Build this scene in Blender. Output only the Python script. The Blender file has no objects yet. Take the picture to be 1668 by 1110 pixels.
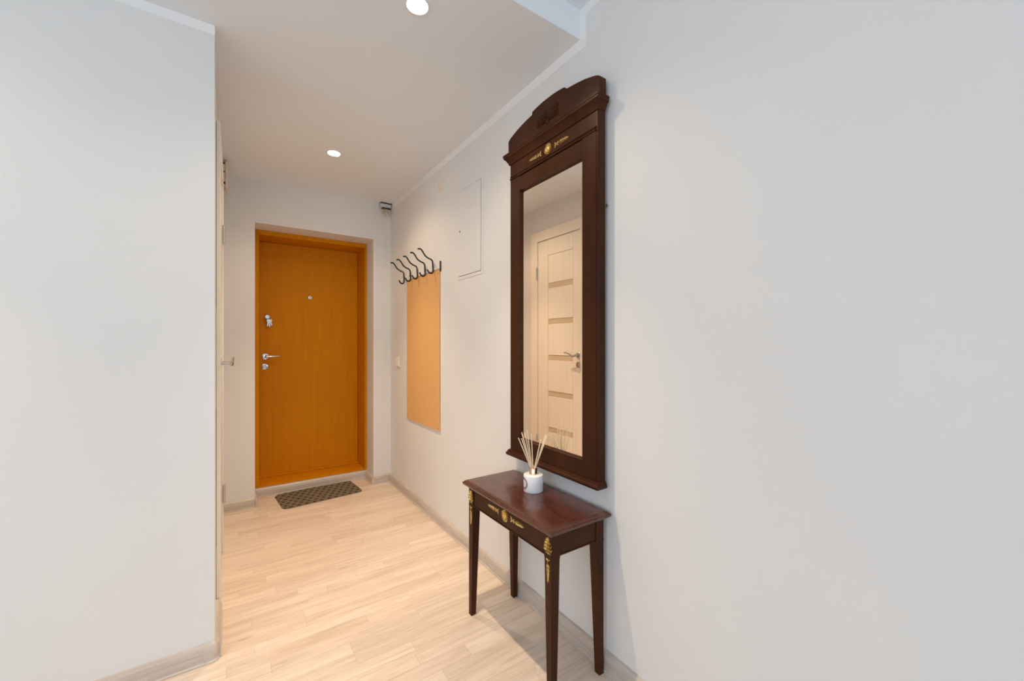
import bpy, bmesh, math, random
from mathutils import Vector, Matrix
random.seed(7)
scene = bpy.context.scene
COL = scene.collection

# ------------------------------------------------------------------ camera
F_PX, YAW, HORIZON, CAM_H = 660.38, 0.6026, 560.66, 1.1933
cam_d = bpy.data.cameras.new('camera'); cam = bpy.data.objects.new('camera', cam_d); COL.objects.link(cam)
cam_d.sensor_width = 36; cam_d.lens = F_PX * 36 / 1668
cam_d.shift_y = (HORIZON - 555) / 1668
cam_d.clip_start = 0.02
cam.location = (0, 0, CAM_H); cam.rotation_euler = (math.pi / 2, 0, -YAW)
scene.camera = cam

# ------------------------------------------------------------------ world, daylight, exposure
world = bpy.data.worlds.new('overcast_sky'); scene.world = world; world.use_nodes = True
bg = world.node_tree.nodes['Background']; bg.inputs[0].default_value = (0.75, 0.875, 1.0, 1); bg.inputs[1].default_value = 0.6

def window_light(name, loc, rot, sx, sy, power):
    l = bpy.data.lights.new(name, 'AREA'); l.shape = 'RECTANGLE'; l.size = sx; l.size_y = sy
    l.energy = power; l.color = (0.75, 0.875, 1.0)
    o = bpy.data.objects.new(name, l); o.location = loc; o.rotation_euler = rot; COL.objects.link(o)
    return o
DAY_BACK, DAY_SIDE = 58, 54
SPOT_W, SPILL_W = 90, 18
SPOT_COL = (1.0, 0.76, 0.51)
# daylight of the window behind the camera and of an added, unseen side window
window_light('window_daylight', (-1.1, -3.34, 1.55), (math.pi / 2, 0, 0), 2.9, 1.45, DAY_BACK)
window_light('window_daylight', (-3.54, -0.9, 1.55), (math.pi / 2, 0, -math.pi / 2), 2.2, 1.45, DAY_SIDE)
scene.view_settings.view_transform = 'Standard'; scene.view_settings.look = 'None'
scene.view_settings.exposure = 0.0; scene.view_settings.gamma = 1.0
scene.view_settings.use_curve_mapping = False
try:
    scene.cycles.max_bounces = 12; scene.cycles.diffuse_bounces = 8; scene.cycles.use_denoising = True
    scene.cycles.sample_clamp_indirect = 8
except Exception:
    pass

# ------------------------------------------------------------------ key dimensions (metres)
R, FAR, NEAR, LEFT, CEIL, UPPER = 1.133, 3.517, 1.906, -0.066, 2.40, 2.516
CORNER = -0.0567            # outer corner of the front wall
STEP = 1.17                 # where the low ceiling ends
BB_H, BB_T = 0.069, 0.019
OX0, OX1, OZ = 0.132, 0.985, 2.087     # entrance opening
REC = 0.205                             # recess in front of the entrance frame
ROOM_X, ROOM_Y = -3.4, -3.2

# ------------------------------------------------------------------ materials
def nd(nt, t, **kw):
    n = nt.nodes.new(t)
    for k, v in kw.items(): setattr(n, k, v)
    return n
def mat(name, col, rough=0.6, metal=0.0, spec=0.5, coat=0.0):
    m = bpy.data.materials.new(name); m.use_nodes = True
    b = m.node_tree.nodes['Principled BSDF']
    b.inputs['Base Color'].default_value = (*col, 1); b.inputs['Roughness'].default_value = rough
    b.inputs['Metallic'].default_value = metal; b.inputs['Specular IOR Level'].default_value = spec
    b.inputs['Coat Weight'].default_value = coat
    return m
def noise_mat(name, c1, c2, scale=(5, 5, 5), rough=0.6, detail=4, bump=0.0, bscale=1.0, metal=0.0, spec=0.5, coat=0.0, coat_rough=0.1, rrange=None):
    m = mat(name, c1, rough, metal, spec, coat); nt = m.node_tree; b = nt.nodes['Principled BSDF']
    b.inputs['Coat Roughness'].default_value = coat_rough
    tc = nd(nt, 'ShaderNodeTexCoord'); mp = nd(nt, 'ShaderNodeMapping'); mp.inputs['Scale'].default_value = scale
    nt.links.new(tc.outputs['Object'], mp.inputs[0])
    n = nd(nt, 'ShaderNodeTexNoise'); n.inputs['Scale'].default_value = 1.0; n.inputs['Detail'].default_value = detail
    nt.links.new(mp.outputs[0], n.inputs['Vector'])
    r = nd(nt, 'ShaderNodeValToRGB'); r.color_ramp.elements[0].position = 0.3; r.color_ramp.elements[1].position = 0.7
    r.color_ramp.elements[0].color = (*c1, 1); r.color_ramp.elements[1].color = (*c2, 1)
    nt.links.new(n.outputs['Fac'], r.inputs[0]); nt.links.new(r.outputs[0], b.inputs['Base Color'])
    if bump:
        bp = nd(nt, 'ShaderNodeBump'); bp.inputs['Strength'].default_value = bump; bp.inputs['Distance'].default_value = 0.002 * bscale
        nt.links.new(n.outputs['Fac'], bp.inputs['Height']); nt.links.new(bp.outputs[0], b.inputs['Normal'])
    if rrange:
        mr = nd(nt, 'ShaderNodeMapRange'); mr.inputs[3].default_value, mr.inputs[4].default_value = rrange
        nt.links.new(n.outputs['Fac'], mr.inputs[0]); nt.links.new(mr.outputs[0], b.inputs['Roughness'])
    return m

M = {}
M['wall'] = noise_mat('light_grey_wall_paint', (0.72, 0.722, 0.722), (0.745, 0.746, 0.743), (1.6, 1.6, 1.1), 0.75, 6, 0.05, 0.5, spec=0.25)
M['band'] = noise_mat('white_ceiling_paint_edge', (0.82, 0.825, 0.83), (0.85, 0.85, 0.85), (8, 8, 8), 0.8, 4, spec=0.2)
M['ceiling'] = noise_mat('matte_white_ceiling', (0.755, 0.80, 0.845), (0.775, 0.82, 0.865), (1.2, 1.2, 1.2), 0.85, 4, spec=0.2)
M['cream_patch'] = noise_mat('cream_paint_patch', (0.74, 0.68, 0.58), (0.78, 0.72, 0.62), (20, 20, 20), 0.7)
M['plastic'] = mat('white_plastic', (0.78, 0.76, 0.73), 0.35)
M['plastic_old'] = noise_mat('aged_white_plastic', (0.66, 0.60, 0.52), (0.74, 0.68, 0.60), (25, 25, 25), 0.5)
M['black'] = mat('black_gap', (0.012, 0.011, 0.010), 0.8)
M['iron'] = noise_mat('black_wrought_iron', (0.014, 0.011, 0.009), (0.03, 0.022, 0.016), (60, 60, 60), 0.45, bump=0.2, metal=0.4)
M['chrome'] = mat('chrome', (0.72, 0.72, 0.73), 0.14, 1.0)
M['steel'] = noise_mat('brushed_steel', (0.5, 0.49, 0.47), (0.6, 0.59, 0.57), (90, 90, 90), 0.3, metal=1.0)
M['mirror'] = mat('mirror_silver', (0.98, 0.93, 0.85), 0.006, 1.0)
M['ceramic'] = mat('white_glazed_ceramic', (0.82, 0.82, 0.83), 0.22, coat=0.3)
M['copper'] = mat('polished_rose_gold', (0.80, 0.55, 0.38), 0.13, 1.0)
M['reed'] = noise_mat('pale_rattan_reed', (0.80, 0.64, 0.44), (0.90, 0.76, 0.56), (300, 300, 30), 0.7)
M['ink'] = mat('dark_print', (0.05, 0.03, 0.03), 0.6)
M['gold'] = noise_mat('gilded_brass', (0.62, 0.42, 0.11), (0.84, 0.63, 0.24), (220, 220, 220), 0.3, metal=0.85, bump=0.3)
M['mahogany'] = noise_mat('dark_mahogany_varnish', (0.036, 0.0112, 0.0042), (0.058, 0.0185, 0.0070), (9, 9, 3), 0.36, 6, coat=0.04, coat_rough=0.2, spec=0.10)
M['mahogany_top'] = noise_mat('worn_mahogany_tabletop', (0.052, 0.013, 0.008), (0.092, 0.026, 0.015), (22, 7, 22), 0.3, 7, coat=0.4, coat_rough=0.1, rrange=(0.20, 0.36), spec=0.4)
M['board'] = noise_mat('tan_fibreboard', (0.66, 0.36, 0.13), (0.76, 0.44, 0.175), (140, 140, 140), 0.7, 3, 0.25, 0.5)
M['rust_and_gap_shade'] = noise_mat('rusty_metal_and_gap_shade', (0.07, 0.05, 0.035), (0.14, 0.10, 0.07), (90, 90, 90), 0.6, metal=0.3)
M['copper_wire'] = noise_mat('beige_cable_insulation', (0.55, 0.44, 0.34), (0.80, 0.70, 0.58), (70, 70, 70), 0.5)
M['grey_plate'] = mat('grey_mounting_plate', (0.58, 0.59, 0.60), 0.6)
M['frost'] = mat('frosted_beige_glass', (0.62, 0.52, 0.38), 0.35)
M['trim_white'] = noise_mat('white_door_veneer', (0.81, 0.765, 0.70), (0.86, 0.815, 0.75), (3, 40, 3), 0.5, 5)

def door_wood():
    m = mat('orange_oak_veneer', (0.3, 0.12, 0.01), 0.5, spec=0.1); nt = m.node_tree; b = nt.nodes['Principled BSDF']
    tc = nd(nt, 'ShaderNodeTexCoord')
    mp = nd(nt, 'ShaderNodeMapping'); mp.inputs['Scale'].default_value = (34, 34, 1.6)
    nt.links.new(tc.outputs['Object'], mp.inputs[0])
    n = nd(nt, 'ShaderNodeTexNoise'); n.inputs['Scale'].default_value = 1; n.inputs['Detail'].default_value = 6; n.inputs['Roughness'].default_value = 0.6
    n.inputs['Distortion'].default_value = 0.6
    nt.links.new(mp.outputs[0], n.inputs['Vector'])
    mp2 = nd(nt, 'ShaderNodeMapping'); mp2.inputs['Scale'].default_value = (170, 170, 7)
    nt.links.new(tc.outputs['Object'], mp2.inputs[0])
    n2 = nd(nt, 'ShaderNodeTexNoise'); n2.inputs['Scale'].default_value = 1; n2.inputs['Detail'].default_value = 3
    nt.links.new(mp2.outputs[0], n2.inputs['Vector'])
    mx = nd(nt, 'ShaderNodeMix'); mx.inputs[0].default_value = 0.35
    nt.links.new(n.outputs['Fac'], mx.inputs[2]); nt.links.new(n2.outputs['Fac'], mx.inputs[3])
    r = nd(nt, 'ShaderNodeValToRGB'); r.color_ramp.elements[0].position = 0.32; r.color_ramp.elements[1].position = 0.68
    r.color_ramp.elements[0].color = (0.53, 0.192, 0.001, 1); r.color_ramp.elements[1].color = (0.63, 0.245, 0.002, 1)
    nt.links.new(mx.outputs[0], r.inputs[0]); nt.links.new(r.outputs[0], b.inputs['Base Color'])
    return m
M['door'] = door_wood()

def strip_wood(name, dark, light, knot, axis, tint=0.10, rough=0.42):
    """Laminate with grain along one axis; tone differs from strip to strip."""
    m = mat(name, light, rough, spec=0.4); nt = m.node_tree; b = nt.nodes['Principled BSDF']
    tc = nd(nt, 'ShaderNodeTexCoord'); oi = nd(nt, 'ShaderNodeObjectInfo'); ge = nd(nt, 'ShaderNodeNewGeometry')
    add = nd(nt, 'ShaderNodeMath', operation='ADD'); nt.links.new(oi.outputs['Random'], add.inputs[0]); nt.links.new(ge.outputs['Random Per Island'], add.inputs[1])
    fr = nd(nt, 'ShaderNodeMath', operation='FRACT'); nt.links.new(add.outputs[0], fr.inputs[0])
    off = nd(nt, 'ShaderNodeCombineXYZ')
    for k, s in enumerate((37.0, 91.0, 13.0)):
        mu = nd(nt, 'ShaderNodeMath', operation='MULTIPLY'); mu.inputs[1].default_value = s
        nt.links.new(fr.outputs[0], mu.inputs[0]); nt.links.new(mu.outputs[0], off.inputs[k])
    va = nd(nt, 'ShaderNodeVectorMath', operation='ADD'); nt.links.new(tc.outputs['Object'], va.inputs[0]); nt.links.new(off.outputs[0], va.inputs[1])
    def scaled(a, c):
        mp = nd(nt, 'ShaderNodeMapping'); s = [c, c, c]; s[axis] = a; mp.inputs['Scale'].default_value = s
        nt.links.new(va.outputs[0], mp.inputs[0]); return mp.outputs[0]
    n1 = nd(nt, 'ShaderNodeTexNoise'); n1.inputs['Scale'].default_value = 1; n1.inputs['Detail'].default_value = 5; n1.inputs['Distortion'].default_value = 1.2
    nt.links.new(scaled(2.2, 26), n1.inputs['Vector'])
    n2 = nd(nt, 'ShaderNodeTexNoise'); n2.inputs['Scale'].default_value = 1; n2.inputs['Detail'].default_value = 4; n2.inputs['Roughness'].default_value = 0.7
    nt.links.new(scaled(7, 230), n2.inputs['Vector'])
    mx = nd(nt, 'ShaderNodeMix'); mx.inputs[0].default_value = 0.5
    nt.links.new(n1.outputs['Fac'], mx.inputs[2]); nt.links.new(n2.outputs['Fac'], mx.inputs[3])
    tn = nd(nt, 'ShaderNodeMath', operation='MULTIPLY_ADD'); tn.inputs[1].default_value = tint * 2; tn.inputs[2].default_value = -tint
    nt.links.new(fr.outputs[0], tn.inputs[0])
    sm = nd(nt, 'ShaderNodeMath', operation='ADD'); nt.links.new(mx.outputs[0], sm.inputs[0]); nt.links.new(tn.outputs[0], sm.inputs[1])
    r = nd(nt, 'ShaderNodeValToRGB'); r.color_ramp.elements[0].position = 0.33; r.color_ramp.elements[1].position = 0.67
    r.color_ramp.elements[0].color = (*dark, 1); r.color_ramp.elements[1].color = (*light, 1)
    nt.links.new(sm.outputs[0], r.inputs[0])
    vo = nd(nt, 'ShaderNodeTexVoronoi'); vo.inputs['Scale'].default_value = 1
    nt.links.new(scaled(2.0, 8.5), vo.inputs['Vector'])
    kr = nd(nt, 'ShaderNodeMapRange'); kr.inputs[1].default_value = 0.03; kr.inputs[2].default_value = 0.085; kr.inputs[3].default_value = 0.55; kr.inputs[4].default_value = 0.0
    nt.links.new(vo.outputs['Distance'], kr.inputs[0])
    km = nd(nt, 'ShaderNodeMix', data_type='RGBA'); nt.links.new(kr.outputs[0], km.inputs[0]); nt.links.new(r.outputs[0], km.inputs[6]); km.inputs[7].default_value = (*knot, 1)
    n3 = nd(nt, 'ShaderNodeTexNoise'); n3.inputs['Scale'].default_value = 1; n3.inputs['Detail'].default_value = 2
    nt.links.new(scaled(2.6, 120), n3.inputs['Vector'])
    sr = nd(nt, 'ShaderNodeMapRange'); sr.inputs[1].default_value = 0.60; sr.inputs[2].default_value = 0.72; sr.inputs[3].default_value = 0.0; sr.inputs[4].default_value = 0.42
    nt.links.new(n3.outputs['Fac'], sr.inputs[0])
    sk = nd(nt, 'ShaderNodeMix', data_type='RGBA'); nt.links.new(sr.outputs[0], sk.inputs[0]); nt.links.new(km.outputs[2], sk.inputs[6]); sk.inputs[7].default_value = (*[c * .72 for c in dark], 1)
    nt.links.new(sk.outputs[2], b.inputs['Base Color'])
    bp = nd(nt, 'ShaderNodeBump'); bp.inputs['Strength'].default_value = 0.12; bp.inputs['Distance'].default_value = 0.001
    nt.links.new(n2.outputs['Fac'], bp.inputs['Height']); nt.links.new(bp.outputs[0], b.inputs['Normal'])
    return m
M['floor'] = strip_wood('pale_oak_laminate', (0.58, 0.465, 0.37), (0.79, 0.68, 0.58), (0.30, 0.19, 0.11), 0, 0.07)
M['bb_x'] = strip_wood('grey_oak_skirting_x', (0.45, 0.39, 0.345), (0.63, 0.57, 0.52), (0.36, 0.3, 0.26), 0, 0.03)
M['bb_y'] = strip_wood('grey_oak_skirting_y', (0.45, 0.39, 0.345), (0.63, 0.57, 0.52), (0.36, 0.3, 0.26), 1, 0.03)
M['cap'] = noise_mat('skirting_end_plastic', (0.50, 0.45, 0.40), (0.58, 0.53, 0.48), (20, 20, 60), 0.45)

def mat_pattern():
    m = mat('taupe_woven_mat', (0.12, 0.1, 0.08), 0.95, spec=0.1); nt = m.node_tree; b = nt.nodes['Principled BSDF']
    tc = nd(nt, 'ShaderNodeTexCoord'); sp = nd(nt, 'ShaderNodeSeparateXYZ'); nt.links.new(tc.outputs['Object'], sp.inputs[0])
    def ma(op, a, bb=None, c=None):
        n = nd(nt, 'ShaderNodeMath', operation=op)
        for i, v in enumerate((a, bb, c)):
            if v is None: continue
            if isinstance(v, (int, float)): n.inputs[i].default_value = v
            else: nt.links.new(v, n.inputs[i])
        return n.outputs[0]
    x = ma('DIVIDE', sp.outputs[0], 0.052); y = ma('DIVIDE', sp.outputs[1], 0.046)
    row = ma('FLOOR', y); par = ma('MULTIPLY', ma('MODULO', ma('ABSOLUTE', row), 2.0), 0.5)
    fx = ma('SUBTRACT', ma('FRACT', ma('ADD', x, par)), 0.5); fy = ma('SUBTRACT', ma('FRACT', y), 0.5)
    ax = ma('ABSOLUTE', fx); ay = ma('ABSOLUTE', fy)
    lens = ma('ADD', ma('DIVIDE', ax, 0.34), ma('DIVIDE', ay, 0.27))
    hole = ma('LESS_THAN', lens, 1.0)
    ns = nd(nt, 'ShaderNodeTexNoise'); ns.inputs['Scale'].default_value = 260; ns.inputs['Detail'].default_value = 3
    nt.links.new(tc.outputs['Object'], ns.inputs['Vector'])
    r = nd(nt, 'ShaderNodeValToRGB'); r.color_ramp.elements[0].position = 0.36; r.color_ramp.elements[1].position = 0.64
    r.color_ramp.elements[0].color = (0.10, 0.078, 0.052, 1); r.color_ramp.elements[1].color = (0.27, 0.22, 0.155, 1)
    nt.links.new(ns.outputs['Fac'], r.inputs[0])
    mx = nd(nt, 'ShaderNodeMix', data_type='RGBA'); nt.links.new(hole, mx.inputs[0]); nt.links.new(r.outputs[0], mx.inputs[6]); mx.inputs[7].default_value = (0.022, 0.015, 0.009, 1)
    nt.links.new(mx.outputs[2], b.inputs['Base Color'])
    bp = nd(nt, 'ShaderNodeBump'); bp.inputs['Strength'].default_value = 0.6; bp.inputs['Distance'].default_value = 0.003
    nt.links.new(ma('SUBTRACT', ns.outputs['Fac'], hole), bp.inputs['Height']); nt.links.new(bp.outputs[0], b.inputs['Normal'])
    return m
M['mat'] = mat_pattern()

def emit_mat(name, col, s):
    m = bpy.data.materials.new(name); m.use_nodes = True; nt = m.node_tree
    b = nt.nodes['Principled BSDF']; b.inputs['Base Color'].default_value = (*col, 1)
    b.inputs['Emission Color'].default_value = (*col, 1); b.inputs['Emission Strength'].default_value = s
    return m
M['lamp'] = emit_mat('lit_halogen_lens', (1.0, 0.86, 0.68), 90)
def pane_mat():
    m = bpy.data.materials.new('clear_window_pane'); m.use_nodes = True; nt = m.node_tree; nt.nodes.clear()
    o = nd(nt, 'ShaderNodeOutputMaterial'); t = nd(nt, 'ShaderNodeBsdfTransparent'); g = nd(nt, 'ShaderNodeBsdfGlossy'); g.inputs['Roughness'].default_value = 0.02
    x = nd(nt, 'ShaderNodeMixShader'); x.inputs[0].default_value = 0.06
    nt.links.new(t.outputs[0], x.inputs[1]); nt.links.new(g.outputs[0], x.inputs[2]); nt.links.new(x.outputs[0], o.inputs[0]); return m
M['pane'] = pane_mat()

# ------------------------------------------------------------------ mesh helpers
def new(): return bmesh.new()
def box(bm, x0, x1, y0, y1, z0, z1, bev=0.0, seg=1):
    vs = [bm.verts.new((x, y, z)) for x in (x0, x1) for y in (y0, y1) for z in (z0, z1)]
    fs = [bm.faces.new([vs[i] for i in q]) for q in ((0, 1, 3, 2), (4, 6, 7, 5), (0, 4, 5, 1), (2, 3, 7, 6), (0, 2, 6, 4), (1, 5, 7, 3))]
    if bev:
        es = list({e for f in fs for e in f.edges})
        bmesh.ops.bevel(bm, geom=es, offset=bev, segments=seg, affect='EDGES', profile=0.5)
    return bm
def tube(bm, pts, r, seg=8, cap=True):
    pts = [Vector(p) for p in pts]; rs = r if isinstance(r, (list, tuple)) else [r] * len(pts)
    t0 = (pts[1] - pts[0]).normalized(); n = t0.orthogonal().normalized(); rings = []
    for i, p in enumerate(pts):
        a = pts[max(i - 1, 0)]; b = pts[min(i + 1, len(pts) - 1)]; t = (b - a).normalized()
        n = (n - t * n.dot(t)).normalized(); bn = t.cross(n)
        rings.append([bm.verts.new(p + (n * math.cos(k * math.tau / seg) + bn * math.sin(k * math.tau / seg)) * rs[i]) for k in range(seg)])
    for a, b in zip(rings, rings[1:]):
        for k in range(seg): bm.faces.new((a[k], a[(k + 1) % seg], b[(k + 1) % seg], b[k]))
    if cap: bm.faces.new(rings[0][::-1]); bm.faces.new(rings[-1])
    return bm
def lathe(bm, prof, origin=(0, 0, 0), axis='Z', seg=32):
    rings = []; o = Vector(origin)
    for r, h in prof:
        ring = []
        for k in range(seg):
            c, s = math.cos(k * math.tau / seg) * r, math.sin(k * math.tau / seg) * r
            v = {'Z': (c, s, h), 'X': (h, c, s), 'Y': (c, h, s)}[axis]
            ring.append(bm.verts.new(o + Vector(v)))
        rings.append(ring)
    for a, b in zip(rings, rings[1:]):
        for k in range(seg): bm.faces.new((a[k], a[(k + 1) % seg], b[(k + 1) % seg], b[k]))
    bm.faces.new(rings[0]); bm.faces.new(rings[-1])
    bmesh.ops.recalc_face_normals(bm, faces=bm.faces); return bm
def prism(bm, poly, a0, a1, axis='X'):
    """poly = 2D points in the plane normal to the axis, extruded from a0 to a1."""
    def v(p, a): return {'X': (a, p[0], p[1]), 'Y': (p[0], a, p[1]), 'Z': (p[0], p[1], a)}[axis]
    A = [bm.verts.new(v(p, a0)) for p in poly]; B = [bm.verts.new(v(p, a1)) for p in poly]; n = len(poly)
    bm.faces.new(A); bm.faces.new(B[::-1])
    for i in range(n): bm.faces.new((A[i], B[i], B[(i + 1) % n], A[(i + 1) % n]))
    bmesh.ops.recalc_face_normals(bm, faces=bm.faces); return bm
def skirt_rings(bm, x0, x1, y0, y1, prof):
    """rectangular plan whose edge follows a profile of (inset, z)."""
    rings = []
    for i, z in prof:
        rings.append([bm.verts.new(p) for p in ((x0 + i, y0 + i, z), (x1 - i, y0 + i, z), (x1 - i, y1 - i, z), (x0 + i, y1 - i, z))])
    for a, b in zip(rings, rings[1:]):
        for k in range(4): bm.faces.new((a[k], a[(k + 1) % 4], b[(k + 1) % 4], b[k]))
    bm.faces.new(rings[0]); bm.faces.new(rings[-1])
    bmesh.ops.recalc_face_normals(bm, faces=bm.faces); return bm

LOC = {}
def wloc(o): return LOC.get(o.name, Vector((0, 0, 0))) if o else Vector((0, 0, 0))
def obj(name, bm, m, parent=None, smooth=False, origin=None):
    """one mesh object; geometry is given in world metres and moved into its parent's frame."""
    o0 = wloc(parent) if parent else (Vector(origin) if origin else Vector((0, 0, 0)))
    if parent and origin: o1 = Vector(origin)
    else: o1 = o0
    bmesh.ops.translate(bm, verts=bm.verts, vec=-o1)
    me = bpy.data.meshes.new(name); bm.to_mesh(me); bm.free(); me.materials.append(M[m])
    for p in me.polygons: p.use_smooth = smooth
    if smooth:
        try: me.set_sharp_from_angle(angle=math.radians(35))
        except Exception: pass
    o = bpy.data.objects.new(name, me); COL.objects.link(o)
    if parent: o.parent = parent; o.location = o1 - o0
    else: o.location = o1
    LOC[o.name] = o1
    return o
def thing(name, loc, label=None, cat=None, group=None, kind=None):
    o = bpy.data.objects.new(name, None); COL.objects.link(o); o.location = loc; o.empty_display_size = 0.1; LOC[o.name] = Vector(loc)
    tag(o, label, cat, group, kind); return o
def tag(o, label=None, cat=None, group=None, kind=None):
    for k, v in (('label', label), ('category', cat), ('group', group), ('kind', kind)):
        if v: o[k] = v
    return o
def struct(name, bm, m, label=None, cat=None, smooth=False, parent=None):
    return tag(obj(name, bm, m, parent, smooth), label, cat, kind='structure')

# ================================================================== THE SETTING
# floor slab with laminate strips laid across the hall
b = box(new(), ROOM_X - .1, R + .1, ROOM_Y - .1, FAR + .7, -0.12, -0.0035)
floor = struct('floor', b, 'floor', 'pale oak laminate floor laid across the hall', 'floor')
PITCH, Y0 = 0.0665, 1.501
G = 0.00022
rest = new(); seen = 0
row0, row1 = math.floor((ROOM_Y - Y0) / PITCH), math.ceil((FAR + REC + 0.02 - Y0) / PITCH)
fixed = {7: 0.259, 6: 0.259, 8: 0.684, 1: 0.383, 2: 0.383, 4: 0.48, 10: 0.255, 18: 0.28, 3: 0.116, 0: 0.587}
for rw in range(row0, row1):
    ya, yb = Y0 + rw * PITCH, Y0 + (rw + 1) * PITCH
    xa = LEFT + 0.001 if ya > NEAR - 0.01 else ROOM_X
    xb = R - 0.001
    if ya > FAR - 0.03: xa, xb = OX0 + .001, OX1 - .001
    yb2 = min(yb, FAR + REC)
    if ya < NEAR < yb and xa == ROOM_X: pass
    cut = fixed.get(rw, random.uniform(0.0, 0.7)); cuts = [cut]
    while cuts[0] > xa + 0.12: cuts.insert(0, cuts[0] - random.choice((0.42, 0.5, 0.56, 0.62)))
    while cuts[-1] < xb - 0.12: cuts.append(cuts[-1] + random.choice((0.42, 0.5, 0.56, 0.62)))
    cuts = [xa] + [c for c in cuts if xa + 0.06 < c < xb - 0.06] + [xb]
    for c0, c1 in zip(cuts, cuts[1:]):
        vis = ya > 0.95 and c1 > -0.75
        tgt = new() if vis else rest
        x0, x1, y0_, y1_ = c0 + G, c1 - G, ya + G, yb2 - G
        if not vis:
            vs = [tgt.verts.new(p) for p in ((x0, y0_, -.0035), (x1, y0_, -.0035), (x1, y1_, -.0035), (x0, y1_, -.0035), (x0, y0_, 0), (x1, y0_, 0), (x1, y1_, 0), (x0, y1_, 0))]
            for q in ((4, 5, 6, 7), (0, 1, 5, 4), (1, 2, 6, 5), (2, 3, 7, 6), (3, 0, 4, 7)): tgt.faces.new([vs[i] for i in q])
        else:
            box(tgt, x0, x1, y0_, y1_, -.0034, 0.0)
            obj('floor_plank', tgt, 'floor', floor, origin=((x0 + x1) / 2, (y0_ + y1_) / 2, 0)); seen += 1
r_ = obj('floor_planking', rest, 'floor', floor); r_['kind'] = 'stuff'

# walls
WT = 0.12
struct('wall_right', box(new(), R, R + WT, ROOM_Y, FAR + .6, -0.1, 2.7), 'wall', 'light grey painted wall carrying the mirror and coat rack', 'wall')
b = new()
box(b, LEFT - .3, OX0, FAR, FAR + REC + .33, -.1, 2.7); box(b, OX1, R, FAR, FAR + REC + .33, -.1, 2.7)
box(b, OX0, OX1, FAR, FAR + REC + .33, OZ, 2.7)
struct('wall_far', b, 'wall', 'end wall with the recessed entrance door', 'wall')
DY0, DY1, DZ = 2.305, 2.840, 2.092      # interior door leaf
b = new()
box(b, LEFT - .14, LEFT, NEAR + .1, DY0 - .012, -.1, 2.7); box(b, LEFT - .14, LEFT, DY1 + .012, FAR, -.1, 2.7)
box(b, LEFT - .14, LEFT, DY0 - .012, DY1 + .012, DZ + .012, 2.7)
struct('wall_left', b, 'wall', 'hall side wall with the white panelled door', 'wall')
struct('wall_front', box(new(), ROOM_X, CORNER, NEAR, NEAR + .1, -.1, 2.7, 0.002, 1), 'wall', 'plain light grey wall ending at the hall corner', 'wall')
# room behind the camera, with its back window and an added side window
def holed_wall(name, label, fixed_axis, a0, a1, w0, w1, h0, h1, z0, z1):
    b = new()
    def bx(u0, u1, zz0, zz1):
        if fixed_axis == 'Y': box(b, u0, u1, a0, a1, zz0, zz1)
        else: box(b, a0, a1, u0, u1, zz0, zz1)
    bx(w0, h0, -.1, 2.7); bx(h1, w1, -.1, 2.7); bx(h0, h1, -.1, z0); bx(h0, h1, z1, 2.7)
    return struct(name, b, 'wall', label, 'wall')
holed_wall('wall_back', 'room wall with a wide window behind the viewer', 'Y', ROOM_Y - WT, ROOM_Y, ROOM_X - WT, R + WT, -2.55, 0.35, 0.83, 2.27)
holed_wall('wall_side', 'room side wall with an added window', 'X', ROOM_X - WT, ROOM_X, ROOM_Y, NEAR + .1, -2.0, 0.2, 0.83, 2.27)
def window(name, axis, a, h0, h1, z0, z1, n):
    w = thing(name, ((h0 + h1) / 2, a, z0) if axis == 'Y' else (a, (h0 + h1) / 2, z0), 'white framed window of the room', 'window', kind='structure')
    def bx(u0, u1, zz0, zz1, t=.03):
        return box(new(), u0, u1, a - t, a + t, zz0, zz1, .004) if axis == 'Y' else box(new(), a - t, a + t, u0, u1, zz0, zz1, .004)
    for u0, u1, q0, q1 in ((h0, h1, z0, z0 + .06), (h0, h1, z1 - .06, z1)): obj('window_frame', bx(u0, u1, q0, q1), 'plastic', w)
    for k in range(n + 1):
        u = h0 + (h1 - h0) * k / n; d = (0.06 if k == 0 else -0.06 if k == n else 0.0)
        ua, ub = (u, u + .06) if k == 0 else ((u - .06, u) if k == n else (u - .04, u + .04))
        obj('mullion', bx(ua, ub, z0 + .06, z1 - .06, .028), 'plastic', w)
    for k in range(n):
        u0, u1 = h0 + (h1 - h0) * k / n + .06, h0 + (h1 - h0) * (k + 1) / n - .06
        obj('pane', bx(u0, u1, z0 + .06, z1 - .06, .0045), 'pane', w)
window('window_1', 'Y', ROOM_Y - .06, -2.55, 0.35, 0.83, 2.27, 3)
window('window_2_added', 'X', ROOM_X - .06, -2.0, 0.2, 0.83, 2.27, 2)  # unseen window, added to light the right wall evenly

# ceiling: low over the hall, one step higher over the room
b = new(); box(b, ROOM_X, R, STEP, FAR + .02, CEIL, UPPER + .1); box(b, ROOM_X, R, ROOM_Y, STEP, UPPER, UPPER + .1)
struct('ceiling', b, 'ceiling', 'white ceiling stepping down over the hall', 'ceiling')
# painted edge strips under the ceiling (white paint brought down on to the walls)
EPS = 0.0012
def strip(label, *boxes):
    b = new()
    for q in boxes: box(b, *q)
    global ntrim; ntrim += 1
    struct(f'trim_{ntrim}', b, 'band', label, 'trim')
ntrim = 0
strip('white paint strip along the ceiling above the mirror wall',
      (R - EPS, R, STEP, FAR, CEIL - .045, CEIL), (R - EPS, R, STEP - .033, STEP, CEIL - .045, UPPER - .035), (R - EPS, R, ROOM_Y, STEP, UPPER - .035, UPPER))
strip('white paint strip along the ceiling of the plain front wall', (ROOM_X, CORNER, NEAR - EPS, NEAR, CEIL - .036, CEIL))

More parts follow.
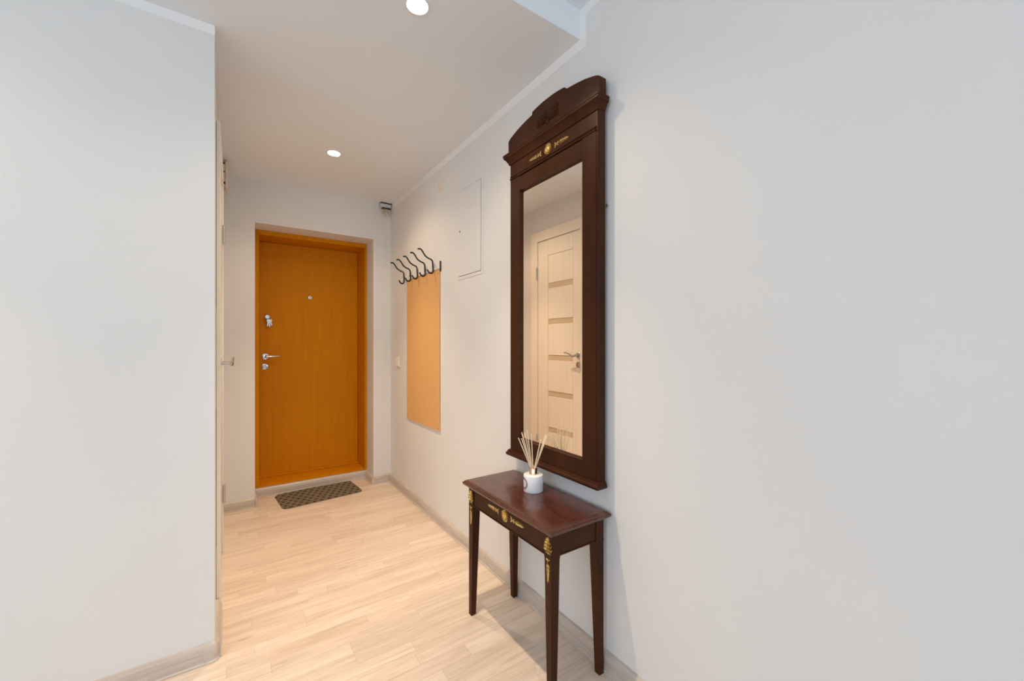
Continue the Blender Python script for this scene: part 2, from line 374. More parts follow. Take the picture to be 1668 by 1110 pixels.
# ---- skirting
def bb_profile(t=BB_T, h=BB_H):
    return [(0, 0), (t + .004, 0), (t + .004, .006), (t, .009), (t, h * .62), (t * .82, h * .84), (t * .45, h * .96), (0, h)]
def bb_run_y(b, xw, side, y0, y1, t=BB_T):            # on a wall at x = xw, projecting to side (+1/-1)
    prism(b, [(xw + side * p, z) for p, z in bb_profile(t)], y0, y1, 'Y')
def bb_run_x(b, yw, x0, x1, t=BB_T):                  # on a wall at y = yw, projecting to -Y
    prism(b, [(yw - p, z) for p, z in bb_profile(t)], x0, x1, 'X')
def skirting(name, b, m, label): return struct(name, b, m, label, 'baseboard')
T = BB_T + .004
b = new(); bb_run_y(b, R, -1, ROOM_Y, FAR - T)
right_bb = skirting('baseboard_right', b, 'bb_y', 'grey oak skirting below the mirror wall')
b = new(); bb_run_x(b, FAR, OX1 + .001, R); far_bb = skirting('baseboard_far', b, 'bb_x', 'short grey oak skirting beside the entrance recess')
b = new(); bb_run_x(b, FAR, LEFT + .0, OX0 - .001); skirting('baseboard_end', b, 'bb_x', 'grey oak skirting between side door and entrance recess')
b = new(); bb_run_x(b, FAR + REC, OX0 + .001, OX1 - .001); skirting('baseboard_recess', b, 'bb_x', 'grey oak skirting under the entrance sill')
b = new(); bb_run_y(b, OX1, -1, FAR - T, FAR + REC - T); skirting('baseboard_reveal', b, 'bb_y', 'short grey oak skirting on the recess side')
b = new(); bb_run_y(b, OX0, 1, FAR - T, FAR + REC - T); skirting('baseboard_reveal', b, 'bb_y', 'short grey oak skirting on the hidden recess side')
b = new(); bb_run_x(b, NEAR, ROOM_X, CORNER - .012); front_bb = skirting('baseboard_front', b, 'bb_x', 'grey oak skirting along the plain front wall')
b = new(); bb_run_y(b, LEFT, 1, NEAR - .004, 2.2085, .026); skirting('baseboard_left', b, 'bb_y', 'short skirting between hall corner and side door')
# plastic corner pieces
def corner_cap(parent, prof_pts, t_extra=.0012): pass
b = new()
pr = [(p + .0014, z + (.0014 if z > .03 else 0)) for p, z in bb_profile()[1:]]
segs = 8
rings = []
for k in range(segs + 1):                              # quarter turn round the hall corner
    a = -math.pi / 2 + k / segs * math.pi / 2 * 0.95
    rings.append([b.verts.new((CORNER - .008 + max(p, .0) * math.cos(a), NEAR + p * math.sin(a), z)) for p, z in pr + [(0, BB_H), (0, 0)]])
start = [b.verts.new((CORNER - .034, NEAR - p + .0, z)) for p, z in pr + [(0, BB_H), (0, 0)]]
rings.insert(0, start); n = len(start)
for a_, b_ in zip(rings, rings[1:]):
    for k in range(n): b.faces.new((a_[k], a_[(k + 1) % n], b_[(k + 1) % n], b_[k]))
b.faces.new(rings[0]); b.faces.new(rings[-1][::-1])
obj('corner_piece', b, 'cap', front_bb, True)
b = new(); prism(b, [(R - p - .0012 if p else R - .001, z + (.0012 if z else 0)) for p, z in bb_profile()], FAR - .045, FAR - T + .0, 'Y'); obj('corner_piece', b, 'cap', right_bb)
b = new(); prism(b, [(R - p - .0012 if p else R - .001, z + (.0012 if z else 0)) for p, z in bb_profile()], 1.885, 1.9, 'Y'); obj('joint_piece', b, 'cap', right_bb)

# ---- door_1: the entrance door deep in its recess
FY = FAR + REC            # front of the frame
LY = FAR + 0.452          # face of the leaf
d1 = thing('door_1', (.56, FY, 0), 'orange oak veneer entrance door in a deep frame', 'door', kind='structure')
LJ, RJ, HZ, SZ = OX0 + .034, OX1 - .017, OZ - .036, 0.078
obj('frame_jamb', box(new(), OX0 + .0005, LJ, FY, LY + .05, BB_H + .001, HZ, .0015), 'door', d1)
obj('frame_jamb', box(new(), RJ, OX1 - .0005, FY, LY + .05, BB_H + .001, HZ, .0015), 'door', d1)
obj('frame_head', box(new(), OX0 + .0005, OX1 - .0005, FY, LY + .05, HZ, OZ - .0005, .0015), 'door', d1)
b = box(new(), LJ, RJ, FY + .001, LY, BB_H + .001, SZ, .0015); obj('sill', b, 'door', d1)
obj('sill_stop', box(new(), LJ, RJ, LY - .03, LY, SZ, SZ + .014, .003, 2), 'door', d1)
leaf = obj('leaf', box(new(), LJ + .002, RJ - .002, LY, LY + .05, SZ + .002, HZ - .002, .001), 'door', d1)
pe = obj('peephole', lathe(new(), [(.013, -.000), (.0155, -.002), (.0145, -.006), (.009, -.0065), (.008, -.004), (.0005, -.004)], (.561, LY, 1.604), 'Y', 24), 'chrome', leaf, True)
obj('lens', lathe(new(), [(.0075, -.0042), (.005, -.0062), (.0005, -.0068)], (.561, LY, 1.604), 'Y', 20), 'plastic', pe, True)
def rose(cx, cz, r=.027): return lathe(new(), [(r, 0), (r, -.004), (r * .9, -.0075), (r * .62, -.0085), (r * .55, -.0065), (.0005, -.0065)], (cx, LY, cz), 'Y', 32)
hd = obj('handle', rose(.222, 1.088), 'chrome', leaf, True)
b = new(); tube(b, [(.222, LY - .004, 1.088), (.222, LY - .05, 1.088)], .0095, 14)
tube(b, [(.216, LY - .05, 1.088), (.236, LY - .054, 1.0885), (.27, LY - .053, 1.0895), (.31, LY - .048, 1.091), (.326, LY - .044, 1.0915)], [.010, .0105, .0095, .0075, .004], 12)
obj('lever', b, 'chrome', hd, True)
cy = obj('cylinder_rose', rose(.2185, 1.004, .026), 'chrome', leaf, True)
b = box(new(), .209, .228, LY - .012, LY - .006, .998, 1.010, .002); obj('thumb_turn', b, 'steel', cy)
up = obj('upper_lock', lathe(new(), [(.021, 0), (.021, -.005), (.017, -.0085), (.0005, -.0085)], (.236, LY, 1.42), 'Y', 28), 'steel', leaf, True)
for (px, pz) in ((.52, 1.97), (.556, 1.978), (.60, 1.968), (.618, 1.972)):
    obj('glue_mark', lathe(new(), [(.005, 0), (.004, -.0006), (.0005, -.0008)], (px, LY, pz), 'Y', 8), 'board', leaf)

# keys hanging in the upper lock
kt = thing('key_bunch', (.24, LY - .01, 1.36), 'bunch of keys hanging from the upper lock of the entrance door', 'keys')
b = box(new(), .2335, .2385, LY - .036, LY - .0088, 1.414, 1.426, .001); prism(b, [(.236 + .014 * math.cos(a), 1.418 + .014 * math.sin(a)) for a in [k * math.tau / 12 for k in range(12)]], LY - .040, LY - .036, 'Y')
obj('inserted_key', b, 'chrome', kt)
b = new(); tube(b, [(.246 + .014 * math.cos(a), LY - .034 + .004 * math.sin(a), 1.405 + .015 * math.sin(a)) for a in [k * math.tau / 18 for k in range(19)]], .0014, 6, False); obj('ring', b, 'chrome', kt, True)
for (dx, tilt, L) in ((.0, -.12, .055), (.013, .22, .05), (.006, .05, .06)):
    b = new(); c, s = math.cos(tilt), math.sin(tilt)
    q = [(-.010, 0), (.010, 0), (.011, -.016), (.005, -.022), (.004, -L), (-.002, -L - .004), (-.004, -L + .004), (-.004, -.022), (-.011, -.016)]
    prism(b, [(.242 + dx + x * c - z * s, 1.399 + x * s + z * c) for x, z in q], LY - .036 + dx * .5, LY - .034 + dx * .5, 'Y'); obj('key', b, 'steel', kt)

# ---- door_2: white panelled interior door in the left wall
CF = -0.0462              # face of its casing
LF = -0.0545              # face of its leaf
d2 = thing('door_2', (LEFT, (DY0 + DY1) / 2, 0), 'white veneered door with horizontal glass strips and casing', 'door', kind='structure')
CW = .088
for y0, y1 in ((DY0 - .004 - CW, DY0 - .004), (DY1 + .004, DY1 + .004 + CW)):
    obj('casing', box(new(), LEFT + .0045, CF, y0, y1, 0.001, DZ + .004, .002), 'trim_white', d2)
obj('casing', box(new(), LEFT + .0045, CF, DY0 - .004 - CW, DY1 + .004 + CW, DZ + .004, DZ + .004 + CW, .002), 'trim_white', d2)
b = new(); box(b, LEFT - .13, LEFT - .001, DY0 - .0115, DY0 - .003, 0.001, DZ + .003); box(b, LEFT - .13, LEFT - .001, DY1 + .003, DY1 + .0115, .001, DZ + .003); box(b, LEFT - .13, LEFT - .001, DY0 - .003, DY1 + .003, DZ + .003, DZ + .0115)
obj('door_lining', b, 'trim_white', d2)
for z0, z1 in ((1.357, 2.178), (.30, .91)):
    obj('gap_shade_strip', box(new(), LEFT + .0002, LEFT + .0043, DY0 - .004 - CW + .0005, DY0 - .004 - CW + .03, z0, z1), 'black', d2)  # black strips painting in the shadow line between wall and casing
leaf2 = obj('leaf_core', box(new(), LF - .036, LF - .008, DY0 + .001, DY1 - .001, .006, DZ - .001), 'trim_white', d2)
PY0, PY1 = 2.389, 2.703
obj('stile', box(new(), LF - .008, LF, DY0 + .001, PY0, .006, DZ - .001, .0015), 'trim_white', d2)
obj('stile', box(new(), LF - .008, LF, PY1, DY1 - .001, .006, DZ - .001, .0015), 'trim_white', d2)
obj('rail', box(new(), LF - .008, LF, PY0 + .0005, PY1 - .0005, 1.957, DZ - .001, .0015), 'trim_white', d2)
bands = [(1.716, 1.670), (1.408, 1.362), (1.099, 1.053), (.791, .745), (.483, .437)]
top = 1.954
for hi, lo in bands:
    obj('panel', box(new(), LF - .008, LF - .002, PY0 + .002, PY1 - .003, hi, top, .0015), 'trim_white', d2)
    obj('glass_strip', box(new(), LF - .008, LF - .0055, PY0 + .0005, PY1 - .0005, lo + .0005, hi - .0005), 'frost', d2); top = lo
obj('panel', box(new(), LF - .008, LF - .002, PY0 + .002, PY1 - .003, .13, top, .0015), 'trim_white', d2)
obj('rail', box(new(), LF - .008, LF, PY0 + .0005, PY1 - .0005, .006, .128, .0015), 'trim_white', d2)
for z0, z1 in ((1.765, 1.872), (.285, .39)):
    b = new(); tube(b, [(CF + .004, DY1 + .002, z0), (CF + .004, DY1 + .002, z1)], .006, 10); tube(b, [(CF + .004, DY1 + .002, z0 - .004), (CF + .004, DY1 + .002, z0)], .004, 8); obj('hinge', b, 'steel', d2, True)
h2 = obj('handle', lathe(new(), [(.025, 0), (.025, .006), (.021, .009), (.0005, .009)], (LF, 2.324, 1.104), 'X', 28), 'steel', d2, True)
b = new(); tube(b, [(LF + .006, 2.324, 1.104), (LF + .042, 2.324, 1.104)], .0085, 12)
tube(b, [(LF + .044, 2.318, 1.102), (LF + .049, 2.338, 1.098), (LF + .050, 2.357, 1.102), (LF + .052, 2.382, 1.116), (LF + .055, 2.412, 1.124), (LF + .054, 2.436, 1.122)], [.009, .0095, .008, .0065, .0055, .004], 10)
obj('lever', b, 'steel', h2, True)
k2 = obj('key_escutcheon', lathe(new(), [(.024, 0), (.024, .006), (.02, .008), (.0005, .008)], (LF, 2.324, 1.03), 'X', 28), 'steel', d2, True)

# ================================================================== DOWNLIGHTS
def downlight(x, y, label, dim=1.0):
    t = thing('ceiling_downlight', (x, y, CEIL), label, 'light', 'recessed ceiling downlights')
    obj('trim_ring', lathe(new(), [(.034, 0), (.034, -.002), (.037, -.0055), (.042, -.004), (.045, -.0005), (.045, 0)], (x, y, CEIL), 'Z', 40), 'plastic', t, True)
    obj('lens', lathe(new(), [(.0335, -.0005), (.0335, -.003), (.0005, -.0036)], (x, y, CEIL), 'Z', 32), 'lamp', t, True)
    l = bpy.data.lights.new('halogen_beam', 'SPOT'); l.energy = SPOT_W * dim; l.color = SPOT_COL; l.shadow_soft_size = 0.012
    l.spot_size = math.radians(80); l.spot_blend = 1.0
    o = bpy.data.objects.new('halogen_beam', l); COL.objects.link(o); o.location = (0, 0, -.008); o.parent = t
    l = bpy.data.lights.new('halogen_spill', 'SPOT'); l.energy = SPILL_W * dim; l.color = SPOT_COL; l.shadow_soft_size = 0.012
    l.spot_size = math.radians(146); l.spot_blend = 0.65
    o = bpy.data.objects.new('halogen_spill', l); COL.objects.link(o); o.location = (0, 0, -.008); o.parent = t
downlight(.540, 1.378, 'lit recessed downlight in the hall ceiling above the console table')
downlight(.524, 2.743, 'lit recessed downlight in the hall ceiling towards the entrance door')
downlight(-1.08, 1.378, 'lit recessed downlight in the low ceiling beside the plain front wall', 0.58)

# ================================================================== ORNAMENT (gilded relief on faces looking to -X)
def leafd(b, x, y, z, ang, ln, wd, hgt=.0022):
    """small raised leaf lying on the plane x, pointing at ang in (y,z)."""
    d = Vector((0, math.cos(ang), math.sin(ang))); n = Vector((0, -math.sin(ang), math.cos(ang))); o = Vector((x, y, z)); out = Vector((-1, 0, 0))
    p = [o, o + d * ln * .45 + n * wd * .5, o + d * ln, o + d * ln * .45 - n * wd * .5]
    v = [b.verts.new(q) for q in p]; c = b.verts.new(o + d * ln * .45 + out * hgt)
    bk = [b.verts.new(q - out * .0004) for q in p]
    for i in range(4):
        b.faces.new((v[i], v[(i + 1) % 4], c)); b.faces.new((v[(i + 1) % 4], v[i], bk[i], bk[(i + 1) % 4]))
    b.faces.new(bk)
def medallion(parent, x, y, z, r=.0265, squash=1.0):
    b = new(); n = 18
    lathe(b, [(r * .55, 0), (r * .55, -.0018), (r * .42, -.0026), (r * .34, -.0018), (r * .26, -.0034), (r * .1, -.0046), (.0003, -.0046)], (x, y, z), 'X', 24)
    for k in range(n): a = k * math.tau / n; leafd(b, x, y + math.cos(a) * r * .5, z + math.sin(a) * r * .5, a, r * .52, r * .22, .0042)
    return obj('medallion', b, 'gold', parent, True)
def garland(parent, x, y0, y1, z, s=1.0):
    """spray of leaflets along Y from a bow at y0 to a tip at y1."""
    b = new(); L = y1 - y0; dr = 1 if L > 0 else -1; a0 = 0 if dr > 0 else math.pi
    tube(b, [(x - .001, y0, z), (x - .0012, y0 + L * .5, z + .001 * s), (x - .001, y1, z)], .0011, 6)
    for sg in (1, -1): leafd(b, x, y0 + L * .16, z, a0 + math.pi - sg * dr * .75, .019 * s, .008 * s); leafd(b, x, y0 + L * .16, z, a0 + sg * dr * .45, .02 * s, .008 * s)
    for k in range(6):
        q = .40 + k * .095
        for sg in (1, -1): leafd(b, x, y0 + L * q, z, a0 + sg * dr * .85, (.0135 - k * .0009) * s, .0046 * s)
    leafd(b, x, y1 - L * .08, z, a0, .012 * s, .004 * s)
    return obj('garland', b, 'gold', parent, True)
def palmette(parent, x, y, z0, h=.054, w=.032):
    b = new()
    for row, (f, ln) in enumerate(((.0, .36), (.22, .34), (.44, .32), (.62, .30))):
        for k in range(-2, 3):
            if abs(k) == 2 and row == 3: continue
            leafd(b, x, y + k * w * .17 * (1 - f * .75), z0 + h * (.06 + f), math.pi / 2 - k * .30, h * ln, w * .17, .0040)
    leafd(b, x, y, z0 + h * .66, math.pi / 2, h * .34, w * .28, .003)
    leafd(b, x, y - w * .5, z0, 0, w, .006)
    return obj('palmette', b, 'gold', parent, True)
def pendant(parent, x, y, z0, z1):
    b = new(); L = z1 - z0
    tube(b, [(x - .001, y, z1), (x - .0012, y + .001, z1 - L * .5), (x - .001, y, z0)], .0011, 6)
    for sg in (1, -1): leafd(b, x, y, z1 - L * .1, math.pi / 2 - sg * .8, .013, .006)
    for q, ln in ((.22, .016), (.38, .016)):
        for sg in (1, -1): leafd(b, x, y + sg * .002, z1 - L * q, -math.pi / 2 + sg * .25, ln, .008)
    for k in range(5):
        for sg in (1, -1): leafd(b, x, y, z1 - L * (.54 + k * .085), -math.pi / 2 + sg * .75, .0105 - k * .0008, .0042)
    return obj('pendant', b, 'gold', parent, True)

# ================================================================== CONSOLE TABLE
TZ = .592
TX0, TX1, TY0, TY1 = .838, 1.121, .998, 1.607
AX0, AX1, AY0, AY1 = .860, 1.107, 1.022, 1.587
ct = thing('console_table', ((TX0 + TX1) / 2, (TY0 + TY1) / 2, 0), 'small dark mahogany console table with gilded leaf ornaments and tapered legs', 'table')
obj('tabletop', skirt_rings(new(), TX0, TX1, TY0, TY1, [(.016, TZ - .026), (.008, TZ - .025), (.003, TZ - .021), (.0008, TZ - .017), (.0, TZ - .0135), (.001, TZ - .010), (.0045, TZ - .0085), (.0055, TZ - .006), (.0085, TZ - .003), (.0125, TZ - .0022), (.0135, TZ - .0003), (.0150, TZ)]), 'mahogany_top', ct)
AZ0, AZ1 = .484, TZ - .026
def leg(xo, yo, sx, sy):
    """tapered square leg: outer corner (xo, yo), inner sides lean in."""
    b = new(); rings = []
    for z, w in ((.0, .022), (.004, .0235), (AZ0 - .006, .037), (AZ0 + .004, .038), (AZ1, .038)):
        x0, y0 = xo, yo; x1, y1 = xo + sx * w, yo + sy * w
        rings.append([b.verts.new(p) for p in ((x0, y0, z), (x1, y0, z), (x1, y1, z), (x0, y1, z))])
    for p, q in zip(rings, rings[1:]):
        for k in range(4): b.faces.new((p[k], p[(k + 1) % 4], q[(k + 1) % 4], q[k]))
    b.faces.new(rings[0]); b.faces.new(rings[-1]); bmesh.ops.recalc_face_normals(b, faces=b.faces)
    bmesh.ops.bevel(b, geom=[e for e in b.edges if abs(e.verts[0].co.z - e.verts[1].co.z) > .02], offset=.0012, segments=1, affect='EDGES')
    return obj('leg', b, 'mahogany', ct)
l1 = leg(AX0, AY0, 1, 1); l2 = leg(AX0, AY1, 1, -1); leg(AX1, AY0, -1, 1); leg(AX1, AY1, -1, -1)
IN = .004
ap = obj('apron', box(new(), AX0 + IN, AX0 + .022, AY0 + .0385, AY1 - .0385, AZ0, AZ1, .0008), 'mahogany', ct)
obj('apron', box(new(), AX1 - .022, AX1 - IN, AY0 + .0385, AY1 - .0385, AZ0, AZ1, .0008), 'mahogany', ct)
obj('apron', box(new(), AX0 + .0385, AX1 - .0385, AY0 + IN, AY0 + .022, AZ0, AZ1, .0008), 'mahogany', ct)
obj('apron', box(new(), AX0 + .0385, AX1 - .0385, AY1 - .022, AY1 - IN, AZ0, AZ1, .0008), 'mahogany', ct)
b = new(); tube(b, [(AX0 + IN, AY0 + .039, AZ0 + .004), (AX0 + IN, AY1 - .039, AZ0 + .004)], .0032, 8); obj('bead', b, 'mahogany', ct, True)
b = new(); tube(b, [(AX0 + .039, AY0 + IN, AZ0 + .004), (AX1 - .039, AY0 + IN, AZ0 + .004)], .0032, 8); obj('bead', b, 'mahogany', ct, True)
fx = AX0 + IN
medallion(ct, fx, 1.306, .530); garland(ct, fx, 1.347, 1.428, .531, .92); garland(ct, fx, 1.268, 1.182, .531, .92)
for lg, yc in ((l1, AY0 + .0185), (l2, AY1 - .0185)):
    palmette(lg, AX0, yc, .499); pendant(lg, AX0, yc, .402, .480)

# ================================================================== MIRROR
MX = R - .055                               # face of the frame
MY0, MY1 = 1.023, 1.5895
GY0, GY1, GZ0, GZ1 = 1.1036, 1.5068, .759, 1.8953
wm = thing('wall_mirror', (R, (MY0 + MY1) / 2, .66), 'tall wall mirror in a dark mahogany frame with arched crown', 'mirror')
BKX = R - .018
obj('stile', box(new(), MX, BKX, MY0 + .010, GY0, .6965, 1.9725, .0008), 'mahogany', wm)
obj('stile', box(new(), MX, BKX, GY1, MY1 - .010, .6965, 1.9725, .0008), 'mahogany', wm)
for y, s in ((MY0, 1), (MY1, -1)):          # stepped moulding along the outer edges
    b = new(); prism(b, [(y, BKX), (y, MX + .012), (y + s * .003, MX + .009), (y + s * .003, MX + .006), (y + s * .006, MX + .003), (y + s * .0095, MX + .0025), (y + s * .0098, BKX)], .6965, 2.0375, 'Z')
    for v in b.verts: v.co.x, v.co.y = v.co.y, v.co.x
    bmesh.ops.recalc_face_normals(b, faces=b.faces); obj('edge_moulding', b, 'mahogany', wm)
obj('rail', box(new(), MX + .0004, BKX, GY0 + .0003, GY1 - .0003, GZ1, 1.9592, .0008), 'mahogany', wm)
obj('rail', box(new(), MX + .0004, BKX, GY0 + .0003, GY1 - .0003, .6965, GZ0, .0008), 'mahogany', wm)
obj('frieze', box(new(), MX + .003, BKX, MY0 + .010, MY1 - .010, 1.9727, 2.038, .0008), 'mahogany', wm)
b = new(); tube(b, [(MX + .0005, MY0 + .010, 1.9775), (MX + .0005, MY1 - .010, 1.9775)], .0035, 8); tube(b, [(MX, MY0 + .010, 1.9672), (MX, MY1 - .010, 1.9672)], .0045, 8); obj('bead', b, 'mahogany', wm, True)
def moulding(name, prof, y0, y1, parent):
    """prof = (projection from the wall, z, end overhang)"""
    b = new(); rings = []
    for pj, z, e in prof: rings.append([b.verts.new(p) for p in ((BKX, y0 - e, z), (R - pj, y0 - e, z), (R - pj, y1 + e, z), (BKX, y1 + e, z))])
    for p, q in zip(rings, rings[1:]):
        for k in range(4): b.faces.new((p[k], p[(k + 1) % 4], q[(k + 1) % 4], q[k]))
    b.faces.new(rings[0]); b.faces.new(rings[-1]); bmesh.ops.recalc_face_normals(b, faces=b.faces)
    return obj(name, b, 'mahogany', parent)
moulding('cornice', [(.056, 2.038, .001), (.058, 2.044, .003), (.062, 2.052, .007), (.069, 2.062, .012), (.074, 2.066, .017), (.076, 2.068, .019), (.076, 2.0755, .019), (.078, 2.077, .021), (.078, 2.084, .021), (.076, 2.0855, .019)], MY0, MY1, wm)
moulding('base_moulding', [(.058, .667, .002), (.064, .669, .006), (.068, .673, .010), (.069, .678, .011), (.067, .683, .009), (.063, .686, .007), (.062, .689, .006), (.058, .6963, .002)], MY0, MY1, wm)
for zb in (.85, 1.72):
    for yb in (MY0 + .05, MY1 - .05): obj('wall_bracket', box(new(), BKX, R - .001, yb - .012, yb + .012, zb - .02, zb + .02, .001), 'steel', wm)
cr = [(1.019, 2.0860), (1.019, 2.1559), (1.0347, 2.1648), (1.0583, 2.1726), (1.0937, 2.1825), (1.135, 2.1904), (1.1705, 2.1958), (1.2045, 2.1994), (1.2052, 2.2105), (1.2157, 2.2135), (1.2491, 2.2174), (1.2806, 2.2199)]
cr = cr + [(2 * 1.3101 - y, z) for y, z in reversed(cr)]
crown = obj('crown', prism(new(), cr, R - .052, BKX, 'X'), 'mahogany', wm)
# carved sunburst
b = new(); fy0, fy1, fz0, fz1 = 1.2413, 1.379, 2.1185, 2.1766; cyx, czx = 1.3101, 2.1205; XF = R - .052; N = 15
def clip(a):
    dy, dz = math.cos(a), math.sin(a); t = 9
    if dy > 1e-6: t = min(t, (fy1 - cyx) / dy)
    if dy < -1e-6: t = min(t, (fy0 - cyx) / dy)
    if dz > 1e-6: t = min(t, (fz1 - czx) / dz)
    return t
for k in range(N):
    a0, a1 = math.pi * k / N, math.pi * (k + 1) / N; am = (a0 + a1) / 2
    def P(a, f, x): return b.verts.new((x, cyx + math.cos(a) * clip(a) * f, czx + math.sin(a) * clip(a) * f))
    i0, i1, im = P(a0 + .01, .16, XF), P(a1 - .01, .16, XF), P(am, .16, XF - .003)
    o0, o1, om = P(a0 + .012, .985, XF), P(a1 - .012, .985, XF), P(am, .97, XF - .006)
    b.faces.new((i0, im, om, o0)); b.faces.new((im, i1, o1, om)); b.faces.new((o0, om, o1)); b.faces.new((i0, i1, im)); b.faces.new((i0, o0, o1, i1))
lathe(b, [(.011, .0), (.0105, -.002), (.007, -.0042), (.0004, -.005)], (XF, cyx, czx + .0005), 'X', 16)
bmesh.ops.recalc_face_normals(b, faces=b.faces); obj('sunburst_carving', b, 'mahogany', crown)
medallion(wm, MX + .003, 1.3091, 2.0075, .0258); garland(wm, MX + .003, 1.3504, 1.4341, 2.0055, .92); garland(wm, MX + .003, 1.2678, 1.1842, 2.0055, .92)
# bevelled glass
b = new(); gx = MX + .012; bw = .014; dpt = .0012
o_ = [b.verts.new(p) for p in ((gx + dpt, GY0 + .001, GZ0 + .001), (gx + dpt, GY1 - .001, GZ0 + .001), (gx + dpt, GY1 - .001, GZ1 - .001), (gx + dpt, GY0 + .001, GZ1 - .001))]
i_ = [b.verts.new(p) for p in ((gx, GY0 + bw, GZ0 + bw), (gx, GY1 - bw, GZ0 + bw), (gx, GY1 - bw, GZ1 - bw), (gx, GY0 + bw, GZ1 - bw))]
k_ = [b.verts.new((gx + .005, v.co.y, v.co.z)) for v in o_]
b.faces.new(i_)
for k in range(4): b.faces.new((o_[k], o_[(k + 1) % 4], i_[(k + 1) % 4], i_[k])); b.faces.new((o_[(k + 1) % 4], o_[k], k_[k], k_[(k + 1) % 4]))
b.faces.new(k_); bmesh.ops.recalc_face_normals(b, faces=b.faces); obj('glass', b, 'mirror', wm)

# ================================================================== REED DIFFUSER
BX, BY = 1.0145, 1.3205
df = thing('reed_diffuser', (BX, BY, TZ), 'white ceramic reed diffuser with copper collar on the console table', 'diffuser')
rb = .0405; hb = .0695
jar = obj('jar', lathe(new(), [(rb - .004, .0), (rb - .001, .0012), (rb, .004), (rb, hb - .006), (rb - .0012, hb - .0025), (rb - .005, hb - .0005), (.017, hb), (.0165, hb - .002), (.0005, hb - .002)], (BX, BY, TZ), 'Z', 56), 'ceramic', df, True)
obj('collar', lathe(new(), [(.0165, hb - .0015), (.0168, hb + .001), (.0160, hb + .003), (.0160, hb + .023), (.0150, hb + .0245), (.0135, hb + .0245), (.0130, hb + .018), (.0005, hb + .018)], (BX, BY, TZ), 'Z', 36), 'copper', df, True)
# round printed label on the jar side turned to the hall
la = math.radians(164); lz = TZ + .0345
def onjar(u, w, off): t = la + u / rb; return (BX + math.cos(t) * (rb + off), BY + math.sin(t) * (rb + off), lz + w)
def arcpatch(b, r0, r1, t0, t1, n, off=.0003):
    ring = []
    for k in range(n + 1):
        t = t0 + (t1 - t0) * k / n; ring.append((b.verts.new(onjar(math.cos(t) * r0, math.sin(t) * r0, off)), b.verts.new(onjar(math.cos(t) * r1, math.sin(t) * r1, off))))
    for p, q in zip(ring, ring[1:]): b.faces.new((p[0], p[1], q[1], q[0]))
b = new(); arcpatch(b, .0165, .0240, 0, math.tau, 56)
lb = obj('round_label', b, 'ink', jar)
b = new()
for k in range(30):
    t = k / 30 * math.tau; arcpatch(b, .0185 + .0006 * (k % 3), .0222 - .0006 * (k % 2), t, t + .10, 2, .0006)
obj('label_lettering', b, 'ceramic', lb)
rv = Vector((math.cos(YAW), -math.sin(YAW), 0)); fv = Vector((math.sin(YAW), math.cos(YAW), 0))
PXM = 1.652 / F_PX
base_px = (870.4, 760)
tips = [(846, 709.6, -.015), (851.5, 703.3, .018), (851, 709, -.03), (856.6, 702.7, .0), (860.4, 700.2, .024), (866.9, 702.7, -.02), (883.7, 715.9, .03), (890, 704, -.012), (891.9, 709, .02), (894.4, 710.3, .036)]
zc = TZ + hb + .0235
for i, (tx, ty, dp) in enumerate(tips):
    lat = (tx - base_px[0]) * PXM; up_ = (base_px[1] - ty) * PXM
    tip = Vector((BX, BY, zc)) + rv * lat + fv * dp + Vector((0, 0, up_))
    d = (tip - Vector((BX, BY, zc)));
    mouth = Vector((BX, BY, zc)) + rv * max(-.0095, min(.0095, lat * .16)) + fv * max(-.008, min(.008, dp * .2)) - Vector((0, 0, .002))
    start = mouth + (mouth - tip).normalized() * .004
    b = new(); tube(b, [start, mouth, tip], .0020, 8); obj('reed', b, 'reed', df, True)

# ================================================================== COAT RACK
RY0, RY1 = 2.472, 3.165
rk = thing('coat_rack', (R, 2.80, .62), 'wall coat rack with five black iron hooks over a tan fibreboard panel', 'coat rack')
obj('backboard', box(new(), R - .0095, R - .0012, 2.484, 3.090, .613, 1.690, .001), 'board', rk)
obj('rail', box(new(), R - .015, R - .0012, RY0, 3.128, 1.6905, 1.742, .0015), 'wall', rk)
obj('rail_end', box(new(), R - .0125, R - .001, RY0 - .003, RY0 - .0002, 1.672, 1.742, .0008), 'rust_and_gap_shade', rk)
hp = [(1.004, 1.821), (1.017, 1.824), (1.027, 1.820), (1.038, 1.807), (1.055, 1.783), (1.077, 1.769), (1.097, 1.762), (1.106, 1.752), (1.108, 1.742), (1.109, 1.716), (1.111, 1.688), (1.107, 1.675), (1.098, 1.669), (1.085, 1.671), (1.077, 1.680), (1.070, 1.693)]
def smooth(pts, n=4):
    out = []
    for i in range(len(pts) - 1):
        p0, p1, p2, p3 = [Vector(pts[max(0, min(len(pts) - 1, j))]) for j in (i - 1, i, i + 1, i + 2)]
        for k in range(n):
            t = k / n; out.append(0.5 * ((2 * p1) + (p2 - p0) * t + (2 * p0 - 5 * p1 + 4 * p2 - p3) * t * t + (3 * p1 - p0 - 3 * p2 + p3) * t ** 3))
    return out + [Vector(pts[-1])]
sp = smooth(hp)
b = new(); tube(b, [(p[0] + .001, 0, p[1]) for p in sp], .0054, 8); 
hook0 = None
for hy in (2.557, 2.694, 2.838, 2.978, 3.118):
    if hook0 is None:
        for v in b.verts: v.co.y += hy
        hook0 = obj('hook', b, 'iron', rk, True, origin=(R, hy, 1.74))
    else:
        c = hook0.copy(); COL.objects.link(c); c.parent = rk; c.location = (0, hy - 2.80, 1.74 - .62)
for (ny, nz) in ((2.50, .63), (3.07, .63), (2.50, 1.66), (3.07, 1.66)):
    obj('screw', lathe(new(), [(.004, 0), (.0035, -.0012), (.0005, -.0016)], (R - .0095, ny, nz), 'X', 10), 'iron', rk)

